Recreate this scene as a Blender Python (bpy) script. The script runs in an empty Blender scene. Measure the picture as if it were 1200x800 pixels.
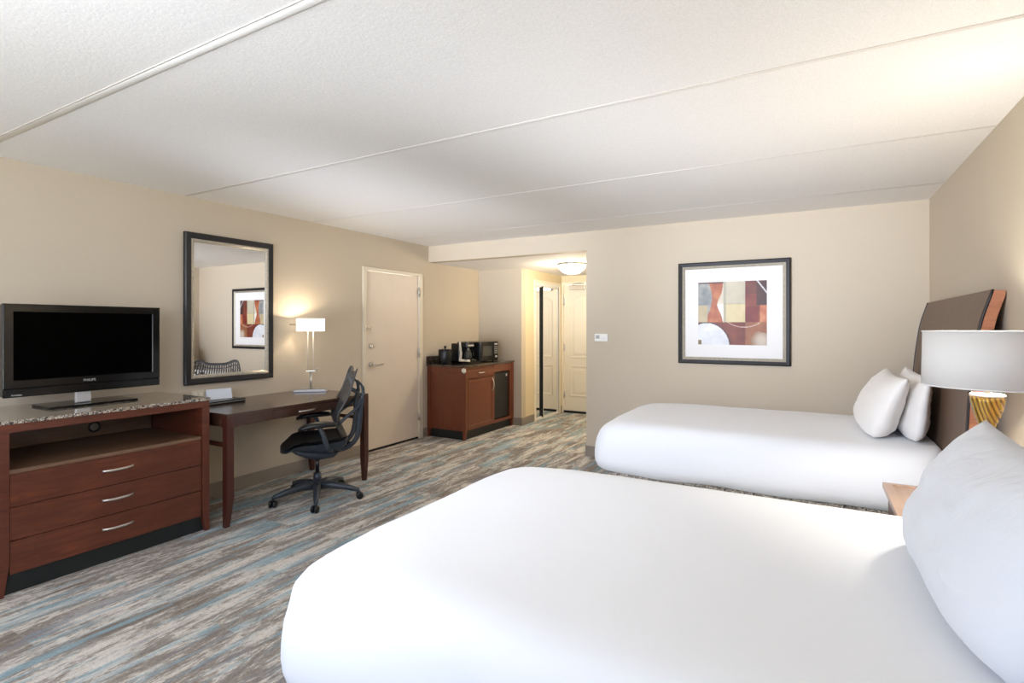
import bpy, bmesh, math, random
from mathutils import Vector, Matrix, noise
random.seed(7)
PI = math.pi
SC = bpy.context.scene
COL = SC.collection
WM = {}                                   # world matrix of every object built

# ------------------------------------------------------------------ materials
def srgb(r, g, b):
    f = lambda c: (c/255/12.92) if c/255 <= .04045 else ((c/255+.055)/1.055)**2.4
    return (f(r), f(g), f(b), 1)

class NT:
    def __init__(s, name):
        s.m = bpy.data.materials.new(name); s.m.use_nodes = True
        s.t = s.m.node_tree; s.t.nodes.clear()
        s.out = s.t.nodes.new('ShaderNodeOutputMaterial')
    def n(s, typ, **kw):
        nd = s.t.nodes.new(typ)
        for k, v in kw.items():
            if k in nd.inputs.keys() and not hasattr(nd, k): nd.inputs[k].default_value = v
            elif hasattr(nd, k): setattr(nd, k, v)
            else: nd.inputs[k.replace('_', ' ')].default_value = v
        return nd
    def l(s, a, b): s.t.links.new(a, b)
    def bsdf(s, color=(.8, .8, .8, 1), rough=.5, metal=0, spec=.5, coat=0, **kw):
        b = s.t.nodes.new('ShaderNodeBsdfPrincipled')
        b.inputs['Base Color'].default_value = color
        b.inputs['Roughness'].default_value = rough
        b.inputs['Metallic'].default_value = metal
        b.inputs['Specular IOR Level'].default_value = spec
        b.inputs['Coat Weight'].default_value = coat
        for k, v in kw.items(): b.inputs[k].default_value = v
        s.l(b.outputs[0], s.out.inputs[0]); s.b = b
        return b
    def coord(s, scale=(1, 1, 1), rot=(0, 0, 0), kind='Object'):
        tc = s.t.nodes.new('ShaderNodeTexCoord'); mp = s.t.nodes.new('ShaderNodeMapping')
        mp.inputs['Scale'].default_value = scale; mp.inputs['Rotation'].default_value = rot
        s.l(tc.outputs[kind], mp.inputs[0]); return mp.outputs[0]
    def noise(s, vec, scale=5, detail=3, rough=.5, dist=0):
        n = s.t.nodes.new('ShaderNodeTexNoise')
        n.inputs['Scale'].default_value = scale; n.inputs['Detail'].default_value = detail
        n.inputs['Roughness'].default_value = rough; n.inputs['Distortion'].default_value = dist
        s.l(vec, n.inputs['Vector']); return n.outputs['Fac']
    def ramp(s, fac, stops, interp='LINEAR'):
        r = s.t.nodes.new('ShaderNodeValToRGB'); r.color_ramp.interpolation = interp
        e = r.color_ramp.elements
        while len(e) < len(stops): e.new(.5)
        for k, (p, c) in enumerate(stops): e[k].position = p; e[k].color = c
        s.l(fac, r.inputs[0]); return r.outputs[0]
    def mix(s, fac, a, b, blend='MIX'):
        m = s.t.nodes.new('ShaderNodeMix'); m.data_type = 'RGBA'; m.blend_type = blend
        for i, v in ((0, fac), (6, a), (7, b)):
            if hasattr(v, 'is_linked'): s.l(v, m.inputs[i])
            else: m.inputs[i].default_value = v
        return m.outputs[2]
    def bump(s, h, strength=.3, dist=.01):
        b = s.t.nodes.new('ShaderNodeBump'); b.inputs['Strength'].default_value = strength
        b.inputs['Distance'].default_value = dist
        s.l(h, b.inputs['Height']); s.l(b.outputs[0], s.b.inputs['Normal'])

G = lambda v: (v, v, v, 1)
def plain(name, col, rough=.5, metal=0, spec=.5, coat=0, var=.0, vs=6, bump=0, bs=200, **kw):
    t = NT(name); t.bsdf(col, rough, metal, spec, coat, **kw)
    v = t.coord()
    lo = tuple(c*(1-var) for c in col[:3])+(1,); hi = tuple(min(1, c*(1+var)) for c in col[:3])+(1,)
    t.l(t.ramp(t.noise(v, vs, 3), [(.3, lo), (.7, hi)]), t.b.inputs['Base Color'])
    if bump: t.bump(t.noise(v, bs, 2), bump, .002)
    return t.m

def wood(name, dark, light, grain=(1.5, 1.5, 22), rough=.35, coat=.15, blotch=.35):
    t = NT(name); t.bsdf(dark, rough, coat=coat); t.b.inputs['Coat Roughness'].default_value = .25
    g = t.noise(t.coord(grain), 3.2, 6, .6, .6)
    c = t.ramp(g, [(.28, dark), (.75, light)])
    bl = t.noise(t.coord(), 4.5, 3, .55)
    dk = tuple(x*(1-blotch) for x in light[:3])+(1,)
    c2 = t.mix(t.ramp(bl, [(.35, G(.75)), (.7, G(0))]), c, dk)
    t.l(c2, t.b.inputs['Base Color'])
    t.bump(g, .06, .002); return t.m

M = {}
def mat_wall(name, col):
    t = NT(name); t.bsdf(col, .75, spec=.25); v = t.coord()
    t.l(t.ramp(t.noise(v, 1.2, 3), [(.3, tuple(c*.985 for c in col[:3])+(1,)), (.7, col)]), t.b.inputs['Base Color'])
    t.bump(t.noise(t.coord((1, 1, 1)), 90, 3, .6), .22, .004); return t.m
M['wall'] = mat_wall('wall_vinyl', srgb(200, 187, 167))
M['wall_hall'] = mat_wall('hall_wall_paint', srgb(224, 208, 174))
def mat_ceiling():
    t = NT('ceiling_texture'); t.bsdf(srgb(238, 235, 231), .9, spec=.1); v = t.coord()
    n = t.noise(v, 75, 4, .65); t.bump(n, .22, .004)
    t.l(t.ramp(t.noise(v, 160, 2), [(.3, srgb(231, 228, 224)), (.65, srgb(241, 238, 234))]), t.b.inputs['Base Color']); return t.m
M['ceiling'] = mat_ceiling()
M['seam'] = plain('seam_caulk', srgb(245, 243, 238), .6, var=.01)
M['seam_dark'] = plain('seam_groove', srgb(205, 198, 190), .8, var=.02)
M['baseboard'] = plain('baseboard_vinyl', srgb(146, 135, 123), .45, var=.04)
M['frame_paint'] = plain('frame_paint', srgb(222, 212, 192), .4, var=.01)
M['door_paint'] = plain('door_paint', srgb(226, 211, 194), .45, var=.015)
M['door_cream'] = plain('door_cream', srgb(238, 228, 206), .35, var=.01)
M['white_metal'] = plain('white_enamel', srgb(240, 238, 232), .3, var=.01)
M['gap'] = plain('dark_gap', srgb(22, 20, 19), .8)
M['black_plastic'] = plain('black_plastic', srgb(16, 16, 17), .32, var=.05)
M['black_gloss'] = plain('black_gloss', srgb(12, 12, 12), .14, spec=.3)
M['screen'] = plain('tv_panel', srgb(1, 1, 1), .3, spec=.02)
M['dark_cloth'] = plain('chair_plastic', srgb(50, 56, 63), .4, var=.08)
M['seat_cloth'] = plain('chair_seat_fabric', srgb(20, 20, 22), .45, var=.1, bump=.2, bs=500)
M['mesh_back'] = plain('chair_back_polymer', srgb(62, 60, 58), .35, var=.05)
M['chrome'] = plain('chrome', (.82, .81, .79, 1), .14, 1)
M['nickel'] = plain('satin_nickel', (.66, .63, .58, 1), .28, 1)
M['silver'] = plain('silver_plastic', srgb(205, 205, 205), .25, .4)
M['plinth'] = plain('plinth_black', srgb(22, 28, 28), .5, var=.1)
M['cherry'] = wood('cherry_wood', srgb(66, 29, 18), srgb(112, 55, 35))
M['cherry_y'] = wood('cherry_wood_drawers', srgb(68, 30, 17), srgb(128, 64, 38), (16, 1.2, 12), blotch=.6)
M['cherry_in'] = wood('cherry_wood_niche', srgb(96, 68, 50), srgb(138, 106, 80), (20, 1, 14))
M['cabinet'] = wood('cabinet_wood', srgb(92, 44, 27), srgb(132, 70, 44), (16, 16, 1.4), blotch=.3)
M['desk'] = wood('desk_wood', srgb(48, 29, 22), srgb(84, 54, 40), (18, 1.2, 18), rough=.2, coat=.4)
M['desk_leg'] = wood('desk_leg_wood', srgb(52, 24, 18), srgb(88, 42, 30), (20, 20, 1.2), rough=.3)
M['veneer'] = wood('headboard_veneer', srgb(84, 65, 52), srgb(126, 102, 84), (6, 60, 2), rough=.5, coat=0)
M['edge_wood'] = wood('headboard_edge_wood', srgb(154, 96, 68), srgb(196, 134, 102), (4, 4, 14), rough=.35, blotch=.15)
M['night_wood'] = wood('nightstand_wood', srgb(160, 130, 110), srgb(190, 160, 138), (10, 1.2, 10), rough=.3, blotch=.12)

def mat_granite():
    t = NT('granite'); t.bsdf((.4, .36, .3, 1), .08, coat=.4); t.b.inputs['Coat Roughness'].default_value = .03
    v = t.coord()
    vo = t.t.nodes.new('ShaderNodeTexVoronoi'); vo.inputs['Scale'].default_value = 170; t.l(v, vo.inputs['Vector'])
    sep = t.t.nodes.new('ShaderNodeSeparateColor'); t.l(vo.outputs['Color'], sep.inputs[0])
    c = t.ramp(sep.outputs[0], [(0, srgb(44, 40, 38)), (.24, srgb(104, 90, 78)), (.45, srgb(168, 154, 134)), (.75, srgb(198, 188, 172)), (.93, srgb(130, 108, 90))], 'CONSTANT')
    t.l(c, t.b.inputs['Base Color']); return t.m
M['granite'] = mat_granite()
def mat_granite_dark():
    t = NT('granite_dark'); t.bsdf((.05, .05, .05, 1), .1, coat=.4)
    vo = t.t.nodes.new('ShaderNodeTexVoronoi'); vo.inputs['Scale'].default_value = 150; t.l(t.coord(), vo.inputs['Vector'])
    sep = t.t.nodes.new('ShaderNodeSeparateColor'); t.l(vo.outputs['Color'], sep.inputs[0])
    t.l(t.ramp(sep.outputs[0], [(0, srgb(28, 26, 25)), (.5, srgb(66, 56, 48)), (.8, srgb(124, 104, 86))], 'CONSTANT'), t.b.inputs['Base Color']); return t.m
M['granite_dark'] = mat_granite_dark()

def mat_linen(name, col, wr=.25):
    t = NT(name); t.bsdf(col, .85, spec=.15)
    t.b.inputs['Sheen Weight'].default_value = .15
    v = t.coord((1, 1, 1)); n = t.noise(v, 7, 5, .55, 1.2); t.bump(n, wr, .02)
    return t.m
M['linen'] = mat_linen('white_duvet', srgb(238, 239, 241), .07)
M['linen_blue'] = mat_linen('pillow_linen_cool', srgb(232, 236, 243), .3)
M['linen_warm'] = mat_linen('pillow_linen', srgb(244, 241, 237), .3)
M['mattress'] = mat_linen('mattress_ticking', srgb(205, 210, 220), .2)

def mat_boxspring():
    t = NT('patterned_bed_skirt'); t.bsdf((.2, .2, .2, 1), .9)
    n = t.noise(t.coord((1, 1, 1)), 75, 2, .5, 2.5)
    t.l(t.ramp(n, [(.47, srgb(40, 36, 34)), (.53, srgb(205, 195, 180))]), t.b.inputs['Base Color']); return t.m
M['skirt'] = mat_boxspring()

def mat_carpet():
    t = NT('plank_carpet'); t.bsdf((.3, .3, .3, 1), .95, spec=.05)
    base = t.coord((1, 1, 1))
    # planks 0.25 m wide lying along y: swap axes so that bricks run along y
    br = t.t.nodes.new('ShaderNodeTexBrick'); mp = t.t.nodes.new('ShaderNodeMapping')
    mp.inputs['Rotation'].default_value = (0, 0, PI/2); t.l(base, mp.inputs[0]); t.l(mp.outputs[0], br.inputs['Vector'])
    br.inputs['Color1'].default_value = G(0); br.inputs['Color2'].default_value = G(1); br.inputs['Mortar'].default_value = G(.5)
    br.inputs['Scale'].default_value = 1; br.inputs['Mortar Size'].default_value = 0; br.inputs['Brick Width'].default_value = 1.0
    br.inputs['Row Height'].default_value = .25; br.offset = .5
    def streak(sx, sy, det, off, scale=1, dist=0, rough=.55):
        m2 = t.t.nodes.new('ShaderNodeMapping'); m2.inputs['Scale'].default_value = (sx, sy, 1); t.l(base, m2.inputs[0])
        n = t.t.nodes.new('ShaderNodeTexNoise'); n.noise_dimensions = '4D'
        n.inputs['Scale'].default_value = scale; n.inputs['Detail'].default_value = det; n.inputs['Roughness'].default_value = rough
        n.inputs['Distortion'].default_value = dist
        mm = t.t.nodes.new('ShaderNodeMath'); mm.operation = 'MULTIPLY_ADD'; mm.inputs[1].default_value = 3.0; mm.inputs[2].default_value = off
        t.l(br.outputs['Color'], mm.inputs[0]); t.l(mm.outputs[0], n.inputs['W']); t.l(m2.outputs[0], n.inputs['Vector']); return n.outputs['Fac']
    a = streak(9, 1.7, 8, 1, 1, .6, .72)
    fn = t.noise(t.coord((1, .3, 1)), 85, 4, .7)
    ad = t.t.nodes.new('ShaderNodeMath'); ad.operation = 'MULTIPLY_ADD'; ad.inputs[1].default_value = .34; t.l(fn, ad.inputs[0]); t.l(a, ad.inputs[2])
    sb = t.t.nodes.new('ShaderNodeMath'); sb.operation = 'SUBTRACT'; sb.inputs[1].default_value = .17; t.l(ad.outputs[0], sb.inputs[0]); a = sb.outputs[0]
    c = t.ramp(a, [(.36, srgb(136, 125, 116)), (.46, srgb(160, 150, 140)), (.50, srgb(180, 171, 161)), (.545, srgb(222, 216, 206)), (.66, srgb(236, 231, 222))])
    b = streak(11, 1.0, 7, 7, 1, .3, .68)
    c = t.mix(t.ramp(b, [(.51, G(0)), (.58, G(.72))]), c, srgb(150, 184, 198))
    d = streak(8, 1.1, 6, 13, 1, .3, .65)
    c = t.mix(t.ramp(d, [(.56, G(0)), (.61, G(.6))]), c, srgb(140, 138, 144))
    f = t.noise(t.coord((1, .7, 1)), 130, 3, .7)
    c = t.mix(t.ramp(f, [(.32, G(.76)), (.6, G(1.0))]), (0, 0, 0, 1), c, 'MIX')
    t.l(c, t.b.inputs['Base Color'])
    t.bump(t.noise(t.coord((1, 1, 1)), 260, 2), .6, .006); return t.m
M['carpet'] = mat_carpet()

def mat_mirror():
    t = NT('mirror_glass'); t.bsdf((.93, .92, .9, 1), .0, 1); return t.m
M['mirror'] = mat_mirror()
def mat_glow(name, col, strength, mixcol=(.9, .9, .9, 1)):
    t = NT(name); t.bsdf(mixcol, .4); t.b.inputs['Emission Color'].default_value = col
    t.b.inputs['Emission Strength'].default_value = strength; return t.m
def mat_shade(name, col, transl=.5):
    t = NT(name); d = t.n('ShaderNodeBsdfDiffuse'); d.inputs[0].default_value = col
    tr = t.n('ShaderNodeBsdfTranslucent'); tr.inputs[0].default_value = col
    m = t.n('ShaderNodeMixShader'); m.inputs[0].default_value = transl
    t.l(d.outputs[0], m.inputs[1]); t.l(tr.outputs[0], m.inputs[2]); t.l(m.outputs[0], t.out.inputs[0])
    w = t.noise(t.coord((60, 60, 4)), 8, 2); b = t.n('ShaderNodeBump'); b.inputs['Strength'].default_value = .1; t.l(w, b.inputs['Height'])
    t.l(b.outputs[0], d.inputs['Normal']); return t.m
M['shade'] = mat_shade('linen_lampshade', srgb(224, 222, 219), .06)
def mat_pane():
    t = NT('window_pane'); a = t.n('ShaderNodeBsdfTransparent'); g = t.n('ShaderNodeBsdfGlossy'); g.inputs['Roughness'].default_value = .02
    m = t.n('ShaderNodeMixShader'); m.inputs[0].default_value = .06
    t.l(a.outputs[0], m.inputs[1]); t.l(g.outputs[0], m.inputs[2]); t.l(m.outputs[0], t.out.inputs[0]); return t.m
M['pane'] = mat_pane()
def mat_gold():
    t = NT('gold_ridged_ceramic'); t.bsdf(srgb(176, 140, 60), .25, .55, coat=.3)
    w = t.t.nodes.new('ShaderNodeTexWave'); w.inputs['Scale'].default_value = 27; w.inputs['Distortion'].default_value = 5
    w.inputs['Detail'].default_value = 1; w.inputs['Detail Scale'].default_value = .35; w.bands_direction = 'X'
    t.l(t.coord((1, 1, .45), (0, .5, .3)), w.inputs['Vector'])
    t.l(t.ramp(w.outputs['Fac'], [(.1, srgb(104, 70, 24)), (.7, srgb(190, 154, 66))]), t.b.inputs['Base Color'])
    t.bump(w.outputs['Fac'], .35, .004); return t.m
M['gold'] = mat_gold()
M['cream_glaze'] = plain('cream_glaze', srgb(240, 232, 214), .3)
M['paper'] = plain('white_paper', srgb(226, 232, 240), .6)
M['mat_board'] = plain('mat_board', srgb(232, 230, 228), .7)
M['frame_black'] = plain('frame_black', srgb(30, 29, 32), .35, var=.1)
M['frame_silver'] = plain('frame_silver', srgb(176, 168, 152), .35, .35, var=.15, vs=40)
M['cabinet_dark'] = plain('fridge_black', srgb(26, 27, 28), .4, var=.1, bump=.3, bs=300)
M['grille'] = plain('grommet_grille', srgb(150, 146, 132), .6, var=.1, vs=80)
M['smoke_glass'] = plain('microwave_window', srgb(56, 57, 56), .12)
M['key_grey'] = plain('key_grey', srgb(168, 168, 168), .5)

# ------------------------------------------------------------------ mesh helpers
def box(bm, x0, x1, y0, y1, z0, z1, bev=0, seg=2, mi=0):
    if x1 < x0: x0, x1 = x1, x0
    if y1 < y0: y0, y1 = y1, y0
    if z1 < z0: z0, z1 = z1, z0
    t = bmesh.new(); bmesh.ops.create_cube(t, size=1)
    for v in t.verts:
        v.co = Vector(((x0+x1)/2+v.co.x*(x1-x0), (y0+y1)/2+v.co.y*(y1-y0), (z0+z1)/2+v.co.z*(z1-z0)))
    if bev: bmesh.ops.bevel(t, geom=list(t.edges), offset=min(bev, .45*min(x1-x0, y1-y0, z1-z0)), segments=seg, affect='EDGES', profile=.5)
    for f in t.faces: f.material_index = mi
    merge(bm, t)
def merge(bm, t, mat=None):
    me = bpy.data.meshes.new('tmp'); t.to_mesh(me); t.free()
    if mat is not None: me.transform(mat)
    bm.from_mesh(me); bpy.data.meshes.remove(me)
def B(*a, **k):
    bm = bmesh.new(); box(bm, *a, **k); return bm
def cyl(bm, p0, p1, r0, r1=None, n=24, caps=True):
    r1 = r0 if r1 is None else r1
    p0, p1 = Vector(p0), Vector(p1); d = (p1-p0)
    q = d.to_track_quat('Z', 'Y').to_matrix()
    A, Bv = [], []
    for i in range(n):
        a = 2*PI*i/n; e = q @ Vector((math.cos(a), math.sin(a), 0))
        A.append(bm.verts.new(p0+e*r0)); Bv.append(bm.verts.new(p1+e*r1))
    for i in range(n):
        f = bm.faces.new((A[i], A[(i+1) % n], Bv[(i+1) % n], Bv[i])); f.smooth = True
    if caps:
        bm.faces.new(A[::-1]); bm.faces.new(Bv)
def lathe(bm, c, prof, n=40, axis=None, close=False):
    """prof: (r, h) list, around axis through c"""
    q = Matrix.Identity(3) if axis is None else Vector(axis).to_track_quat('Z', 'Y').to_matrix()
    rings = []
    for r, h in prof:
        if r < 1e-5: rings.append([bm.verts.new(Vector(c)+q@Vector((0, 0, h)))])
        else: rings.append([bm.verts.new(Vector(c)+q@Vector((r*math.cos(2*PI*i/n), r*math.sin(2*PI*i/n), h))) for i in range(n)])
    pairs = list(zip(rings, rings[1:]))
    if close: pairs.append((rings[-1], rings[0]))
    for a, b in pairs:
        for i in range(n):
            j = (i+1) % n
            if len(a) == 1 and len(b) == 1: continue
            if len(a) == 1: f = bm.faces.new((a[0], b[j], b[i]))
            elif len(b) == 1: f = bm.faces.new((a[i], a[j], b[0]))
            else: f = bm.faces.new((a[i], a[j], b[j], b[i]))
            f.smooth = True
def tube(bm, pts, rad, n=10, flat=1.0, up=(0, 0, 1)):
    """swept ellipse; rad a number or a list; flat scales the 'up' axis"""
    pts = [Vector(p) for p in pts]; N = len(pts)
    rad = [rad]*N if not isinstance(rad, (list, tuple)) else rad
    rings = []
    for i, p in enumerate(pts):
        d = (pts[min(i+1, N-1)]-pts[max(i-1, 0)]).normalized()
        s = d.cross(Vector(up))
        if s.length < 1e-3: s = d.cross(Vector((1, 0, 0)))
        s.normalize(); u = s.cross(d)
        rings.append([bm.verts.new(p+s*math.cos(2*PI*k/n)*rad[i]+u*math.sin(2*PI*k/n)*rad[i]*flat) for k in range(n)])
    for a, b in zip(rings, rings[1:]):
        for k in range(n):
            f = bm.faces.new((a[k], a[(k+1) % n], b[(k+1) % n], b[k])); f.smooth = True
    bm.faces.new(rings[0][::-1]); bm.faces.new(rings[-1])
def spline(ctrl, n=8):
    ctrl = [Vector(c) for c in ctrl]; P = [ctrl[0]*2-ctrl[1]]+ctrl+[ctrl[-1]*2-ctrl[-2]]; out = []
    for i in range(1, len(P)-2):
        for k in range(n):
            t = k/n; a, b, c, d = P[i-1:i+3]
            out.append(.5*((2*b)+(c-a)*t+(2*a-5*b+4*c-d)*t*t+(3*b-a-3*c+d)*t**3))
    out.append(ctrl[-1]); return out
def prism(bm, poly, axis, a0, a1):
    """poly of 2-D points in the plane across axis ('x': (y,z), 'y': (x,z), 'z': (x,y))"""
    def P(p, a): return {'x': (a, p[0], p[1]), 'y': (p[0], a, p[1]), 'z': (p[0], p[1], a)}[axis]
    A = [bm.verts.new(P(p, a0)) for p in poly]; Bq = [bm.verts.new(P(p, a1)) for p in poly]
    n = len(poly)
    for i in range(n): bm.faces.new((A[i], A[(i+1) % n], Bq[(i+1) % n], Bq[i]))
    bm.faces.new(A[::-1]); bm.faces.new(Bq)
def tapered_leg(bm, x0, x1, y0, y1, z0, z1, zt, k=.62, inner=(1, 1)):
    """square post that tapers below zt; inner = which sides draw in"""
    def ring(z, s):
        w, d = (x1-x0)*(1-s), (y1-y0)*(1-s)
        X0 = x0+(w if inner[0] < 0 else 0); X1 = x1-(w if inner[0] > 0 else 0)
        Y0 = y0+(d if inner[1] < 0 else 0); Y1 = y1-(d if inner[1] > 0 else 0)
        return [bm.verts.new(p) for p in ((X0, Y0, z), (X1, Y0, z), (X1, Y1, z), (X0, Y1, z))]
    R = [ring(z0, k), ring(zt, 1), ring(z1, 1)]
    for a, b in zip(R, R[1:]):
        for i in range(4): bm.faces.new((a[i], a[(i+1) % 4], b[(i+1) % 4], b[i]))
    bm.faces.new(R[0][::-1]); bm.faces.new(R[-1])

def thing(name, label, cat, loc=(0, 0, 0), rz=0, group=None):
    o = bpy.data.objects.new(name, None); COL.objects.link(o); o.empty_display_size = .1
    o.location = loc; o.rotation_euler = (0, 0, rz)
    WM[o] = Matrix.Translation(loc) @ Matrix.Rotation(rz, 4, 'Z')
    o['label'] = label; o['category'] = cat
    if group: o['group'] = group
    return o
def obj(name, bm, mats, parent=None, origin=None, label=None, cat=None, group=None, kind=None, smooth=False, local=False):
    """bm in world coordinates (or in the parent's, when local)"""
    bmesh.ops.recalc_face_normals(bm, faces=bm.faces)
    me = bpy.data.meshes.new(name); bm.to_mesh(me); bm.free()
    for m in (mats if isinstance(mats, (list, tuple)) else [mats]): me.materials.append(m)
    if smooth: me.polygons.foreach_set('use_smooth', [True]*len(me.polygons))
    o = bpy.data.objects.new(name, me); COL.objects.link(o)
    if parent is not None:
        o.parent = parent; WM[o] = WM[parent].copy()
        if not local: me.transform(WM[parent].inverted())
    elif origin is not None:
        o.location = origin; WM[o] = Matrix.Translation(origin); me.transform(WM[o].inverted())
    else: WM[o] = Matrix.Identity(4)
    if label: o['label'] = label
    if cat: o['category'] = cat
    if group: o['group'] = group
    if kind: o['kind'] = kind
    me.update(); return o
def struct(name, bm, m, parent=None):
    o = obj(name, bm, m, parent)
    if parent is None: o['kind'] = 'structure'
    return o
def text(name, s, size, mat, parent, M4, depth=.0006):
    cu = bpy.data.curves.new('lettering', 'FONT'); cu.body = s; cu.size = size; cu.extrude = depth; cu.align_x = 'CENTER'; cu.align_y = 'CENTER'
    to = bpy.data.objects.new('lettering', cu); COL.objects.link(to)
    dg = bpy.context.evaluated_depsgraph_get(); dg.update()
    me = bpy.data.meshes.new_from_object(to.evaluated_get(dg)); bpy.data.objects.remove(to)
    me.transform(M4); me.transform(WM[parent].inverted()); me.materials.clear(); me.materials.append(mat)
    o = bpy.data.objects.new(name, me); COL.objects.link(o); o.parent = parent; WM[o] = WM[parent].copy(); return o
def frame_bm(bm, x0, x1, z0, z1, w, prof, plane, at, sgn):
    """mitred picture frame. prof: list of (inset, height) across its width. plane 'x': lies on x=at; 'y': on y=at. sgn: which way it stands out"""
    rings = []
    for ins, h in prof:
        r = []
        for a, b in ((x0+ins, z0+ins), (x1-ins, z0+ins), (x1-ins, z1-ins), (x0+ins, z1-ins)):
            p = (at+sgn*h, a, b) if plane == 'x' else (a, at+sgn*h, b)
            r.append(bm.verts.new(p))
        rings.append(r)
    for a, b in zip(rings, rings[1:]):
        for i in range(4): bm.faces.new((a[i], a[(i+1) % 4], b[(i+1) % 4], b[i]))

# ------------------------------------------------------------------ the setting
XL, XR, YB, YF, ZC, ZH, YA, XH, YE, XO = -4.35, .83, 5.467, -1.7, 2.458, 2.251, 6.655, -3.62, 8.05, -2.164
T = .12
struct('floor', B(XL-T, XR+T, YF-T, YE+T, -.1, 0), M['carpet'])
struct('ceiling', B(XL-T, XR+T, YF-T, YB, ZC, ZC+.1), M['ceiling'])
struct('ceiling_hall', B(XL-T, XO+T, YB+T, YE+T, ZH, ZH+.1), M['ceiling'])
D1 = (4.357, 5.262, 2.045)                 # connecting door leaf in the left wall
bm = bmesh.new()
box(bm, XL-T, XL, YF-T, D1[0]-.012, 0, ZC); box(bm, XL-T, XL, D1[1]+.012, YA+T, 0, ZC); box(bm, XL-T, XL, D1[0]-.012, D1[1]+.012, D1[2]+.012, ZC)
struct('wall_left', bm, M['wall'])
struct('wall_back', B(XO, XR, YB, YB+T, 0, ZC), M['wall'])
struct('wall_header', B(XL, XO, YB, YB+T, ZH, ZC), M['wall'])
struct('wall_right', B(XR, XR+T, YF-T, YB+T, 0, ZC), M['wall'])
WX0, WX1, WZ0, WZ1 = -3.9, .35, .55, 2.3
bm = bmesh.new()
box(bm, XL, WX0, YF-T, YF, 0, ZC); box(bm, WX1, XR, YF-T, YF, 0, ZC); box(bm, WX0, WX1, YF-T, YF, 0, WZ0); box(bm, WX0, WX1, YF-T, YF, WZ1, ZC)
struct('wall_front', bm, M['wall'])
struct('wall_alcove', B(XL, XH, YA, YA+T, 0, ZH), M['wall'])
CY0, CY1, CZ = 7.10, 7.93, 2.06
bm = bmesh.new()
box(bm, XH-T, XH, YA+T, CY0, 0, ZH); box(bm, XH-T, XH, CY1, YE, 0, ZH); box(bm, XH-T, XH, CY0, CY1, CZ+.02, ZH)
struct('wall_closet', bm, M['wall_hall'])
struct('wall_closet_inside', B(XH-.62, XH-.6, YA+T, YE, 0, ZH), M['wall_hall'])
struct('wall_hall', B(XO, XO+T, YB+T, YE, 0, ZH), M['wall_hall'])
EX0, EX1, EZ = -3.585, -2.70, 2.10
bm = bmesh.new()
box(bm, XH-T, EX0-.012, YE, YE+T, 0, ZH); box(bm, EX1+.012, XO+T, YE, YE+T, 0, ZH); box(bm, EX0-.012, EX1+.012, YE, YE+T, EZ+.01, ZH)
struct('wall_entry', bm, M['wall_hall'])
# window in the front wall, behind the camera
bm = bmesh.new(); frame_bm(bm, WX0, WX1, WZ0, WZ1, 0, [(0, 0), (0, .08), (.05, .08), (.05, 0), (0, 0)], 'y', YF-.1, 1)
for k in (1, 2): xx = WX0+(WX1-WX0)*k/3; box(bm, xx-.025, xx+.025, YF-.1, YF-.03, WZ0+.05, WZ1-.05)
w1 = struct('window_1', bm, M['white_metal'])
struct('window_sill', B(WX0-.05, WX1+.05, YF-.02, YF+.06, WZ0-.03, WZ0, .005), M['frame_paint'], w1)
for k in range(3):
    xa = WX0+(WX1-WX0)*k/3; xb = WX0+(WX1-WX0)*(k+1)/3
    struct('window_glass', B(xa+.03, xb-.03, YF-.072, YF-.066, WZ0+.04, WZ1-.04), M['pane'], w1)
# ceiling seams between the concrete planks
bm = bmesh.new()
tube(bm, [(XL, 1.165, ZC), (XR, 1.165, ZC)], .020, 12, .22); struct('trim_1', bm, M['seam'])
struct('trim_2', B(XL, XR, 1.139, 1.144, ZC-.003, ZC), M['seam_dark'])
bm = bmesh.new(); tube(bm, [(XL, 2.4, ZC), (XR, 2.4, ZC)], .012, 10, .12); struct('trim_3', bm, M['ceiling'])
struct('trim_4', B(XL, XR, 2.384, 2.388, ZC-.002, ZC), M['seam_dark'])
for k, y in ((5, 3.64), (6, 4.885)):
    bm = bmesh.new(); tube(bm, [(XL, y, ZC), (XR, y, ZC)], .012, 8, .1); struct('trim_%d' % k, bm, M['ceiling'])
# baseboards
bt, bh = .008, .113
bm = bmesh.new(); box(bm, XL, XL+bt, YF, 4.298, 0, bh, .003); box(bm, XL, XL+bt, 5.335, YA, 0, bh, .003); struct('baseboard_left', bm, M['baseboard'])
struct('baseboard_back', B(XO-bt, XR, YB-bt, YB, 0, bh, .003), M['baseboard'])
struct('baseboard_opening', B(XO-bt, XO, YB-bt, YE, 0, bh, .003), M['baseboard'])
struct('baseboard_right', B(XR-bt, XR, YF, YB, 0, bh, .003), M['baseboard'])
struct('baseboard_alcove', B(XL, XH+bt, YA-bt, YA, 0, bh, .003), M['baseboard'])
bm = bmesh.new(); box(bm, XH, XH+bt, YA-bt, CY0-.045, 0, bh, .003); box(bm, XH, XH+bt, CY1+.05, YE, 0, bh, .003); struct('baseboard_hall', bm, M['baseboard'])
struct('baseboard_front', B(XL, XR, YF, YF+bt, 0, bh, .003), M['baseboard'])

def hinge(parent, x, y, z, ax='x', m=None):
    bm = bmesh.new()
    if ax == 'x':
        box(bm, x-.004, x+.004, y-.016, y+.016, z-.055, z+.055, .002); cyl(bm, (x+.008, y, z-.057), (x+.008, y, z+.057), .008, n=12)
    else:
        box(bm, x-.016, x+.016, y-.004, y+.004, z-.055, z+.055, .002); cyl(bm, (x, y-.008, z-.057), (x, y-.008, z+.057), .008, n=12)
    return obj('hinge', bm, m or M['nickel'], parent)
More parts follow.
